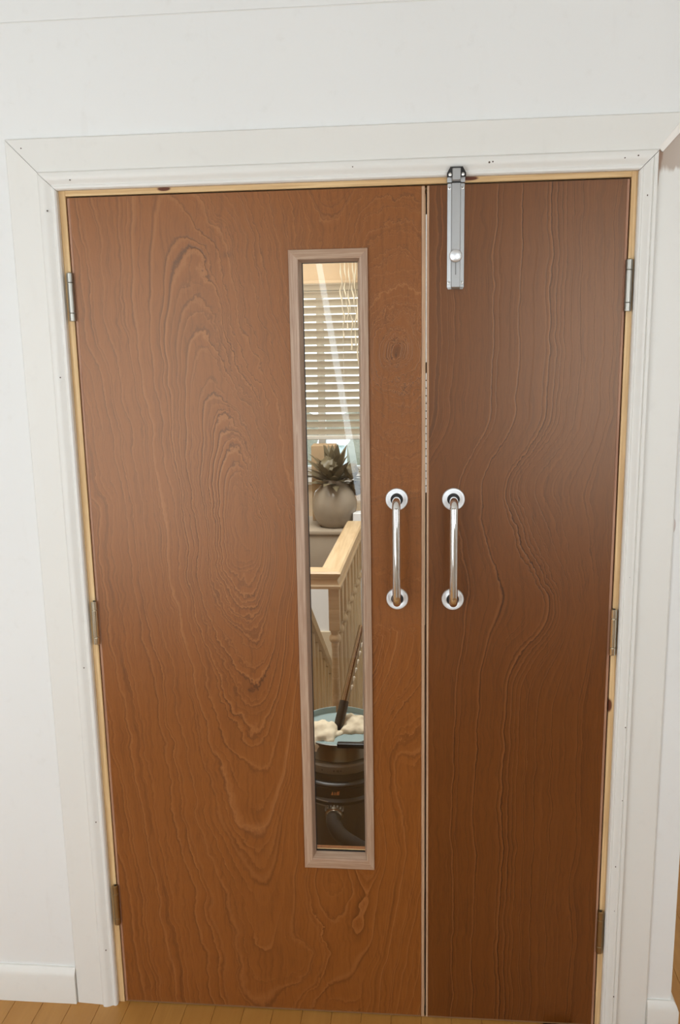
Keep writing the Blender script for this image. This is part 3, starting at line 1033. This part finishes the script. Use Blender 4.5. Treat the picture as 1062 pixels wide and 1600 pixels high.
# loose strand curtain at the window side
mat_strand = plain('cream_curtain_strand', (0.83, 0.76, 0.62), 0.45)
cu = empty('strand_curtain', (0.42, HY - 0.16, 2.28), 'cream wavy strand curtain hanging beside the venetian blind', 'curtain')
m = M(); m.tube([(0.20, HY - 0.16, 2.285), (0.75, HY - 0.16, 2.285)], 0.008, 10)
obj('curtain_rod', m, mat_slat2, parent=cu)
for xk in (0.22, 0.73):
    m = M().box(xk - 0.006, xk + 0.006, HY - 0.17, HY + 0.001, 2.279, 2.291, 0.001, 1)
    obj('rod_bracket', m, mat_slat2, parent=cu)
for k in range(12):
    xs_ = 0.315 + k * 0.0225
    zb_ = 1.18 + rnd.random() * 0.25 if k > 3 else 1.62 + rnd.random() * 0.2
    pts = []
    ph = rnd.random() * 6
    for q in range(26):
        tq = q / 25
        zq = 2.285 + (zb_ - 2.285) * tq
        pts.append((xs_ + 0.006 * math.sin(ph + tq * 17) + 0.004 * math.sin(ph * 2 + tq * 39) + tq * 0.03, HY - 0.16 + 0.006 * math.cos(ph + tq * 21), zq))
    q = M().tube(pts, [0.0032 + 0.0022 * math.sin(ph + j * 1.3) for j in range(26)], 6)
    obj('strand', q, mat_strand, parent=cu, ang=60)

# outside: lawn, hedge, house
mat_hedge = plain('hedge_leaves', (0.21, 0.20, 0.155), 0.7, 0, 0.6, 40, bmp=0.6)
m = M(); m.box(-12, 12, HY + 0.3, 26, -2.9, -2.7)
obj('ground_outside', m, plain('lawn_grass', (0.10, 0.16, 0.05), 0.9, 0, 0.3, 3), kind='structure', label='green lawn outside the hall window', cat='lawn')
bm = bmesh.new()
bmesh.ops.create_icosphere(bm, subdivisions=5, radius=1.0)
for v in bm.verts:
    n_ = mnoise.noise(v.co * 3.0) * 0.25 + mnoise.noise(v.co * 9.0) * 0.18
    v.co = Vector((v.co.x * 6.5 * (1 + n_) - 1.8, v.co.y * 1.0 * (1 + n_) + 17.0, v.co.z * 2.2 * (1 + n_) - 2.3))
m = M().addbm(bm)
obj('hedge', m, mat_hedge, kind='stuff', label='mottled green hedge seen through the hall window', cat='hedge')
hs = empty('garden_shed', (-0.82, 14.0, -2.7), 'slim pale blue garden shed seen under the blind', 'shed')
mat_render = plain('pale_blue_boarding', (0.66, 0.73, 0.82), 0.8)
m = M(); m.box(-1.04, -0.62, 13.7, 14.4, -2.7, -0.12)
obj('shed_wall', m, mat_render, parent=hs)
m = M(); m.extrude([(-1.10, 13.62, -0.12), (-1.10, 14.48, -0.12), (-1.10, 14.48, -0.09), (-1.10, 14.05, 0.0), (-1.10, 13.62, -0.09)], (0.54, 0, 0))
obj('shed_roof', m, plain('white_shed_roof', (0.80, 0.82, 0.84), 0.8), parent=hs)
m = M(); m.box(-0.98, -0.70, 13.66, 13.70, -2.6, -0.75, 0.01, 1)
obj('shed_door', m, plain('white_shed_door', (0.80, 0.84, 0.88), 0.7), parent=hs)

# chest, box, vase, plant
mat_taupe = plain('taupe_painted_chest', (0.36, 0.29, 0.215), 0.55)
m = M(); m.box(-0.3, 0.500, 1.515, 1.815, 0.736, 0.905, 0.006, 2)
ch = obj('storage_chest', m, mat_taupe, origin=(0.1, 1.65, 0.736), label='low taupe chest behind the handrail carrying the round vase', cat='chest')
m = M(); m.box(-0.31, 0.508, 1.505, 1.82, 0.905, 0.922, 0.004, 2)
obj('chest_lid', m, mat_taupe, parent=ch)
for xk in (-0.1, 0.25):
    m = M().lathe((xk, 1.515, 0.83), (0, -1, 0), [(0.004, 0), (0.004, 0.010), (0.011, 0.014), (0.009, 0.022)], 14)
    obj('drawer_knob', m, mat_black, parent=ch)
mat_card = plain('tan_cardboard', (0.40, 0.27, 0.15), 0.8)
m = M(); m.box(0.300, 0.4015, 1.715, 1.805, 0.922, 1.245, 0.002, 1)
bxo = obj('cardboard_box', m, mat_card, origin=(0.35, 1.76, 0.922), label='tall tan cardboard box standing behind the plant', cat='box')
m = M(); m.box(0.300, 0.4015, 1.7135, 1.715, 1.05, 1.10)
obj('tape_strip', m, plain('brown_parcel_tape', (0.42, 0.27, 0.13), 0.3), parent=bxo)
m = M(); m.box(0.485, 0.535, 1.56, 1.62, 0.922, 0.985, 0.003, 1)
obj('paper_carton', m, mat_hall_white, origin=(0.51, 1.59, 0.922), label='small white carton at the end of the chest', cat='carton')
mat_vase = plain('taupe_glazed_vase', (0.30, 0.245, 0.185), 0.22, 0, 0.06, 8)
vc = (0.406, 1.612)
prof = [(0.045, 0.0), (0.060, 0.002), (0.080, 0.03), (0.0925, 0.075), (0.0925, 0.105), (0.080, 0.145), (0.055, 0.172), (0.043, 0.182), (0.045, 0.197), (0.041, 0.197), (0.037, 0.182), (0.036, 0.16)]
m = M().lathe((vc[0], vc[1], 0.922), (0, 0, 1), prof, 40)
va = obj('round_vase', m, mat_vase, origin=(vc[0], vc[1], 0.922), label='round taupe glazed vase holding the spiky plant', cat='vase', ang=60)
mat_leaf = plain('dark_olive_leaf', (0.14, 0.11, 0.06), 0.5, 0, 0.3, 20)
pl = empty('spiky_plant', (vc[0], vc[1], 1.08), 'dark spiky leaved plant standing in the round vase', 'plant')
for k in range(64):
    an = k * 2.399 + rnd.random() * 0.4
    le = 0.125 + 0.09 * rnd.random()
    el = R(20 + 62 * (1 - (k / 64)) + rnd.uniform(-8, 8))
    wd = 0.017 + 0.010 * rnd.random()
    b0 = Vector((vc[0], vc[1], 1.085 + 0.03 * (1 - k / 64)))
    hd = Vector((math.cos(an), math.sin(an), 0))
    sd = Vector((-math.sin(an), math.cos(an), 0))
    mm = M(); vv = []
    for q in range(6):
        tq = q / 5
        ww = wd * (0.35 + 2.6 * tq * (1 - tq)) * (1 - tq ** 3) + 0.0006
        c = b0 + hd * (math.cos(el) * le * tq) + Vector((0, 0, math.sin(el) * le * tq - 0.05 * tq * tq))
        vv += [c - sd * ww, c + Vector((0, 0, -0.003 * (1 - tq))), c + sd * ww, c + Vector((0, 0, 0.0015))]
    ff = []
    for q in range(5):
        for j in range(4):
            ff.append((q * 4 + j, q * 4 + (j + 1) % 4, q * 4 + 4 + (j + 1) % 4, q * 4 + 4 + j))
    ff += [(3, 2, 1, 0), (20, 21, 22, 23)]
    mm.add(vv, ff)
    obj('leaf', mm, mat_leaf, parent=pl, ang=60)
m = M()
for k in range(5):
    an = k * 1.3
    m.tube([(vc[0], vc[1], 1.09), (vc[0] + 0.02 * math.cos(an), vc[1] + 0.02 * math.sin(an), 1.12)], 0.012, 8)
obj('stem', m, mat_leaf, parent=pl)
# round flower heads of the same plant
for (dx, dy, z_, r_) in ((0.075, -0.02, 1.155, 0.030), (0.095, 0.02, 1.085, 0.034), (-0.02, -0.02, 1.175, 0.038)):
    q = M()
    bm = bmesh.new(); bmesh.ops.create_icosphere(bm, subdivisions=3, radius=r_)
    for v in bm.verts:
        v.co = v.co * (1 + 0.35 * mnoise.noise(v.co * 60)) + Vector((vc[0] + dx, vc[1] + dy, z_))
    q.addbm(bm)
    q.tube([(vc[0], vc[1], 1.10), (vc[0] + dx, vc[1] + dy, z_)], 0.006, 8)
    obj('seed_head', q, mat_leaf, parent=pl)

# landing balustrade
mat_rail = lin_wood('golden_oak_rail', (0.58, 0.40, 0.22), (0.69, 0.51, 0.31), 90, 5, 0.35, axis='x', spec=0.5)
mat_rail_y = lin_wood('golden_oak_rail_long', (0.58, 0.40, 0.22), (0.69, 0.51, 0.31), 90, 5, 0.35, axis='y', spec=0.5)
mat_spin = lin_wood('pale_turned_spindle', (0.58, 0.43, 0.25), (0.70, 0.53, 0.33), 90, 5, 0.45)
bal = empty('landing_balustrade', (0.49, 0.72, 0.0), 'golden oak landing balustrade turning a corner behind the glass', 'balustrade')
RX, RY, RZ0, RZ1 = 0.512, 0.690, 0.9130, 0.9680
rp = [(0.0, RZ0), (0.0, RZ0 + 0.009), (0.006, RZ0 + 0.013), (0.011, RZ0 + 0.026), (0.006, RZ0 + 0.036), (0.001, RZ0 + 0.042), (0.0, RZ1 - 0.006), (0.006, RZ1)]
HW = 0.066
full = rp + [(HW - a, b_) for a, b_ in rp[::-1]]
# mitred corner: front run along x, side run along y
m = M()
m.loft([Vector((HX0, RY + a, b_)) for a, b_ in full], [Vector((RX - a, RY + a, b_)) for a, b_ in full])
obj('handrail', m, mat_rail, parent=bal, ang=28)
m = M()
m.loft([Vector((RX - a, RY + a, b_)) for a, b_ in full], [Vector((RX - a + 0.02, 1.485, b_)) for a, b_ in full])
obj('handrail', m, mat_rail_y, parent=bal, ang=28)


def spindle(x, y, z0, z1, sq=0.0165, knob=0.757, parent=None, name='spindle', top_mat=None):
    mm = M()
    mm.box(x - sq, x + sq, y - sq, y + sq, knob + 0.016, z1, 0.0015, 1)
    k = sq
    pr = [(0.4 * k, knob + 0.018), (0.86 * k, knob + 0.016), (0.92 * k, knob + 0.010), (0.72 * k, knob + 0.005), (0.72 * k, knob), (1.02 * k, knob - 0.006), (1.12 * k, knob - 0.014), (1.02 * k, knob - 0.022),
          (0.70 * k, knob - 0.027), (0.74 * k, knob - 0.032), (0.62 * k, knob - 0.05), (0.95 * k, knob - 0.30), (1.0 * k, knob - 0.38), (0.7 * k, z0 + 0.16), (0.95 * k, z0 + 0.15), (0.95 * k, z0 + 0.13), (0.6 * k, z0 + 0.125)]
    mm.lathe((x, y, 0), (0, 0, 1), pr, 18)
    mm.box(x - sq, x + sq, y - sq, y + sq, z0, z0 + 0.126, 0.0015, 1)
    return obj(name, mm, top_mat or mat_spin, parent=parent, ang=40)


sx0 = 0.4895
spindle(sx0, 0.715, 0.0, RZ0 + 0.001, 0.0172, 0.758, bal, 'spindle', mat_rail)
for k in range(1, 9):
    spindle(sx0 - 0.115 * k, 0.722, 0.0, RZ0 + 0.001, 0.0165, 0.757, bal) if k > 1 else None
for k in range(7):
    spindle(0.4985 + k * 0.0025, 0.775 + 0.110 * k, 0.0, RZ0 + 0.001, 0.0140, 0.770, bal)

# stair rail going down beyond the corner
stair = empty('stair_balustrade', (0.40, 0.8, 0.0), 'pale stair handrail sloping down beyond the landing corner', 'balustrade')
sx = 0.385
pA, pB = Vector((sx, 0.76, 0.845)), Vector((sx, 1.47, 0.36))
def rail_ring(p):
    return [p + Vector((a, 0, b_)) for a, b_ in ((-0.024, -0.05), (-0.018, -0.035), (-0.024, -0.012), (-0.016, 0.0), (0.016, 0.0), (0.024, -0.012), (0.018, -0.035), (0.024, -0.05))]
m = M().loft(rail_ring(pA), rail_ring(pB))
obj('handrail', m, mat_spin, parent=stair)
for k in range(7):
    t_ = (k + 0.5) / 7
    p = pA.lerp(pB, t_)
    q = M(); q.box(p.x - 0.013, p.x + 0.013, p.y - 0.013, p.y + 0.013, p.z - 0.85, p.z - 0.045, 0.001, 1)
    obj('spindle', q, mat_spin, parent=stair)
m = M()
m.loft([Vector((sx + a, pA.y, pA.z - 0.83 + b_)) for a, b_ in ((-0.02, -0.25), (-0.02, 0), (0.02, 0), (0.02, -0.25))], [Vector((sx + a, pB.y, pB.z - 0.83 + b_)) for a, b_ in ((-0.02, -0.25), (-0.02, 0), (0.02, 0), (0.02, -0.25))])
obj('stair_string', m, mat_hall_beige, parent=stair)
# staircase under it
st = empty('trim_9', (0, 0.9, -0.2), 'carpeted stair flight going down from the landing', 'stairs', kind='structure')
for k in range(4):
    q = M(); q.box(HX0 + 0.4, sx - 0.03, 0.71 + k * 0.20, 0.71 + (k + 1) * 0.20 + 0.02, -0.19 * (k + 1) - 0.2, -0.19 * (k + 1), 0.006, 1)
    obj('stair_tread', q, mat_hall_beige, parent=st)
m = M(); m.box(-0.9, 0.5095, 1.488, 1.5, -0.6, 0.50)
obj('trim_10', m, mat_hall_beige, kind='structure', label='beige panelling on the stairwell wall beside the stairs', cat='panelling')

# ------------------------------------------------------------------ vacuum, bucket, wand
VX, VY = 0.528, 0.400
def zm(pr):
    return [(a, 0.5867 - (0.5867 - b_) * 0.83 if b_ > 0.3 else b_) for a, b_ in pr]
mat_tub = plain('grey_brown_tub', (0.075, 0.062, 0.042), 0.4, 0, 0.15, 20)
mat_vblack = plain('glossy_black_plastic', (0.012, 0.011, 0.010), 0.28, 0, 0.2, 20)
mat_vgrey = plain('dusty_grey_plastic', (0.16, 0.14, 0.11), 0.45, 0, 0.25, 30)
vac = empty('tub_vacuum', (VX, VY, 0.0), 'black tub vacuum cleaner with an orange mark standing behind the glass', 'vacuum cleaner')
m = M().lathe((VX, VY, 0), (0, 0, 1), zm([(0.10, 0.02), (0.118, 0.03), (0.128, 0.20), (0.130, 0.372), (0.126, 0.385), (0.10, 0.388)]), 48)
obj('tub', m, mat_tub, parent=vac, ang=50)
m = M().lathe((VX, VY, 0), (0, 0, 1), zm([(0.10, 0.386), (0.136, 0.387), (0.1385, 0.392), (0.1385, 0.400), (0.135, 0.404), (0.130, 0.408), (0.1305, 0.445), (0.134, 0.449), (0.1345, 0.456), (0.130, 0.461), (0.120, 0.463), (0.1180, 0.485), (0.115, 0.487)]), 48)
obj('motor_head', m, mat_vblack, parent=vac, ang=40)
m = M().lathe((VX, VY, 0), (0, 0, 1), zm([(0.10, 0.486), (0.1190, 0.487), (0.121, 0.492), (0.1200, 0.513), (0.116, 0.518), (0.08, 0.519)]), 48)
obj('head_band', m, mat_vgrey, parent=vac, ang=40)
for (da, w_) in ((0.0, 0.0035), (0.010, 0.005), (0.019, 0.004), (-0.034, 0.0025)):
    an = R(-92) + da / 0.12
    m = M().lathe((VX + 0.1185 * math.cos(an), VY + 0.1185 * math.sin(an), 0.5147), (math.cos(an), math.sin(an), 0), [(w_, -0.002), (w_ * 0.9, 0.0018), (w_ * 0.3, 0.0022)], 6)
    obj('head_slot', m, mat_black, parent=vac)
# orange mark: a small emblem of three blocks
mat_mark = plain('orange_mark', (0.62, 0.27, 0.10), 0.5)
m = M()
def on_head(u, z, d=0.1312):
    an = R(-90) + u / d
    return Vector((VX + d * math.cos(an), VY + d * math.sin(an), zm([(0, z)])[0][1]))
def curved_patch(m_, poly):
    a = [on_head(u, z) for u, z in poly]; b_ = [on_head(u, z, 0.1322) for u, z in poly]
    m_.loft(a, b_)
curved_patch(m, [(-0.013, 0.4225), (-0.006, 0.4225), (-0.007, 0.432), (-0.0095, 0.4345), (-0.0100, 0.430)])
curved_patch(m, [(-0.004, 0.4225), (0.000, 0.4225), (0.0005, 0.431), (-0.0030, 0.433)])
curved_patch(m, [(0.002, 0.4225), (0.010, 0.4225), (0.0112, 0.437), (0.0085, 0.4345), (0.0045, 0.435), (0.0025, 0.430)])
obj('head_mark', m, mat_mark, parent=vac, label='small orange mark')
# hose connector and hose
hy = VY - 0.128
m = M().lathe((VX - 0.004, hy + 0.01, 0.402), (0, -1, -0.35), [(0.022, -0.01), (0.022, 0.008), (0.0255, 0.010), (0.0255, 0.022), (0.022, 0.024), (0.021, 0.03)], 28)
obj('hose_connector', m, plain('chromed_connector', (0.42, 0.37, 0.29), 0.25, 1.0), parent=vac, ang=40)
for k in range(7):
    an = R(30 + 20 * k)
    c = Vector((VX - 0.004, hy - 0.004, 0.397)) + Vector((math.cos(an) * 0.0265, 0, math.sin(an) * 0.0265))
    q = M().lathe(c, (0, -1, -0.35), [(0.0022, -0.009), (0.0030, -0.006), (0.0030, 0.006), (0.0020, 0.009)], 8)
    obj('connector_rib', q, mat_alu, parent=vac)
pts = []
ctrl = [Vector((VX - 0.004, hy - 0.012, 0.397)), Vector((VX - 0.003, hy - 0.036, 0.385)), Vector((VX + 0.018, hy - 0.055, 0.362)), Vector((VX + 0.062, hy - 0.062, 0.336)), Vector((VX + 0.15, hy - 0.045, 0.275)), Vector((VX + 0.25, hy + 0.03, 0.11)), Vector((VX + 0.37, hy + 0.12, 0.028))]
def catmull(c, n=14):
    out = []
    c = [c[0] * 2 - c[1]] + c + [c[-1] * 2 - c[-2]]
    for i in range(1, len(c) - 2):
        for k in range(n):
            t_ = k / n
            out.append(0.5 * ((2 * c[i]) + (c[i + 1] - c[i - 1]) * t_ + (2 * c[i - 1] - 5 * c[i] + 4 * c[i + 1] - c[i + 2]) * t_ ** 2 + (-c[i - 1] + 3 * c[i] - 3 * c[i + 1] + c[i + 2]) * t_ ** 3))
    out.append(c[-2])
    return out
pts = catmull(ctrl)
m = M().tube(pts, [0.0195 + (0.0012 if i % 2 else 0.0) for i in range(len(pts))], 20)
obj('hose', m, plain('dark_brown_hose', (0.014, 0.010, 0.007), 0.75), parent=vac, ang=60)
m = M()
for zz in (0.396, 0.412):
    m.tube([on_head(-0.10 + k * 0.01, zz - 0.010 * (k / 8) ** 1.0, 0.1400) for k in range(9)], 0.0018, 6)
obj('power_cord', m, mat_vgrey, parent=vac)

# steel bucket on top of the vacuum
mat_steel = plain('dull_steel_bucket', (0.20, 0.195, 0.175), 0.30, 1.0, 0.15, 12)
mat_teal = plain('teal_grey_enamel', (0.28, 0.37, 0.37), 0.4, 0, 0.1, 16)
BZ = 0.5195
bk = empty('steel_bucket', (VX, VY, BZ), 'round bucket with teal inside standing on the vacuum cleaner', 'bucket')
m = M().lathe((VX, VY, 0), (0, 0, 1), zm([(0.09, BZ), (0.104, BZ + 0.001), (0.1055, BZ + 0.004), (0.104, BZ + 0.010), (0.107, BZ + 0.060), (0.1095, BZ + 0.062), (0.1095, BZ + 0.066), (0.107, BZ + 0.067)]), 48)
obj('bucket_wall', m, mat_steel, parent=bk, ang=40)
m = M().lathe((VX, VY, 0), (0, 0, 1), zm([(0.107, BZ + 0.0672), (0.1062, BZ + 0.067), (0.1035, BZ + 0.012), (0.10, BZ + 0.008), (0.05, BZ + 0.007)]), 48)
obj('bucket_lining', m, mat_teal, parent=bk, ang=40)
m = M()
# raised back panels of the rim, left open in the middle
for (a0, a1) in ((38, 84), (100, 176)):
    N_ = 12
    vv = []
    for k in range(N_ + 1):
        an = R(a0 + (a1 - a0) * k / N_)
        for r_ in (0.1075, 0.1105):
            for zz in (0.584, 0.604):
                vv.append((VX + r_ * math.cos(an), VY + r_ * math.sin(an), zz))
    ff = []
    for k in range(N_):
        o_ = k * 4
        ff += [(o_, o_ + 4, o_ + 5, o_ + 1), (o_ + 2, o_ + 3, o_ + 7, o_ + 6), (o_ + 1, o_ + 5, o_ + 7, o_ + 3), (o_, o_ + 2, o_ + 6, o_ + 4)]
    ff += [(0, 1, 3, 2), (N_ * 4, N_ * 4 + 2, N_ * 4 + 3, N_ * 4 + 1)]
    m.add(vv, ff)
obj('rim_collar', m, mat_teal, parent=bk, ang=40)
m = M(); m.box(VX + 0.004, VX + 0.125, VY - 0.112, VY - 0.094, 0.578, 0.592, 0.003, 2)
obj('bucket_handle', m, mat_vblack, parent=bk)
# crumpled dust sheets
mat_sheet = plain('cream_dust_sheet', (0.78, 0.68, 0.50), 0.85, 0, 0.12, 60, bmp=0.4)
for i, (dx, dy, r_, lab) in enumerate(((-0.043, -0.034, 0.056, 'crumpled cream dust sheet in the bucket, in front of the wand'), (0.041, 0.012, 0.057, 'pale crumpled dust sheet heaped in the bucket behind the handle'))):
    bm = bmesh.new(); bmesh.ops.create_icosphere(bm, subdivisions=4, radius=1.0)
    for v in bm.verts:
        n_ = mnoise.noise(v.co * 2.2 + Vector((i * 5, 0, 0))) * 0.22 + mnoise.noise(v.co * 6 + Vector((i * 5, 0, 0))) * 0.12
        v.co = Vector((v.co.x * r_ * (1 + n_), v.co.y * r_ * 1.05 * (1 + n_), v.co.z * 0.040 * (1 + n_)))
        v.co += Vector((VX + dx, VY + dy, BZ + 0.055))
    obj('dust_sheet', M().addbm(bm), mat_sheet, origin=(VX + dx, VY + dy, BZ + 0.01), label=lab, cat='cloth', group='dust sheets in the bucket', ang=70)
# wand
wa = empty('vacuum_wand', (VX + 0.005, VY - 0.01, BZ + 0.03), 'dark vacuum wand leaning in the bucket behind the glass', 'vacuum wand')
w0, w1 = Vector((VX - 0.006, VY - 0.030, BZ + 0.055)), Vector((VX + 0.062, VY + 0.155, BZ + 0.33))
dv = w1 - w0
m = M().tube([w0, w0 + dv * 0.08, w0 + dv * 0.30], [0.0135, 0.0140, 0.0135], 20)
obj('wand_sleeve', m, mat_vblack, parent=wa)
m = M().tube([w0 + dv * 0.29, w0 + dv * 0.97], [0.0115, 0.0105], 20)
obj('wand_tube', m, plain('brown_bronze_tube', (0.30, 0.22, 0.14), 0.18, 1.0), parent=wa)
for k in range(7):  # pale pieces stand in for glints along the wand
    m = M()
    c = w0 + dv * (0.42 + 0.075 * k) + Vector((0.0125, -0.002, 0.004))
    m.lathe(c, dv, [(0.0015, -0.010), (0.0042, 0.002), (0.0020, 0.004)], 6)
    obj('tube_glint', m, mat_strand, parent=wa)

# ------------------------------------------------------------------ unseen curtains shaped to leave a slanting bright slit mirrored in the glass
mat_net = plain('cream_net_curtain', (0.60, 0.52, 0.40), 0.8)
def curtain(edge_top, edge_bot, side, nm, lab):
    mm = M()
    nz, nx = 12, 16
    vv = []
    for i in range(nz + 1):
        z_ = 2.48 - (2.48 - 0.70) * i / nz
        e = edge_top + (edge_bot - edge_top) * i / nz
        far = 0.10 if side < 0 else 0.72
        for k in range(nx + 1):
            x_ = e + (far - e) * k / nx
            yo = 0.012 * math.sin(k * 2.0 + i * 0.15)
            vv.append((x_, YB + 0.05 + yo, z_))
    n1 = len(vv)
    vv += [(a, b_ + 0.004, c) for a, b_, c in vv]
    ff = []
    for i in range(nz):
        for k in range(nx):
            a = i * (nx + 1) + k
            ff.append((a, a + 1, a + nx + 2, a + nx + 1))
            ff.append((n1 + a, n1 + a + nx + 1, n1 + a + nx + 2, n1 + a + 1))
    mm.add(vv, ff)
    obj(nm, mm, mat_net, origin=(e, YB + 0.05, 0.75), label=lab, cat='curtain', ang=80)
curtain(0.183, 0.4645, -1, 'slit_curtain', 'unseen cream curtain shaped as one edge of the bright slit mirrored in the glass')
curtain(0.212, 0.501, 1, 'slit_curtain', 'unseen cream curtain shaped as the other edge of the bright slit mirrored in the glass')
m = M(); m.tube([(0.0, YB + 0.055, 2.49), (0.80, YB + 0.055, 2.49)], 0.010, 12)
obj('curtain_pole', m, mat_alu, origin=(0.4, YB + 0.055, 2.49), label='thin metal curtain pole above the narrow window', cat='curtain pole')
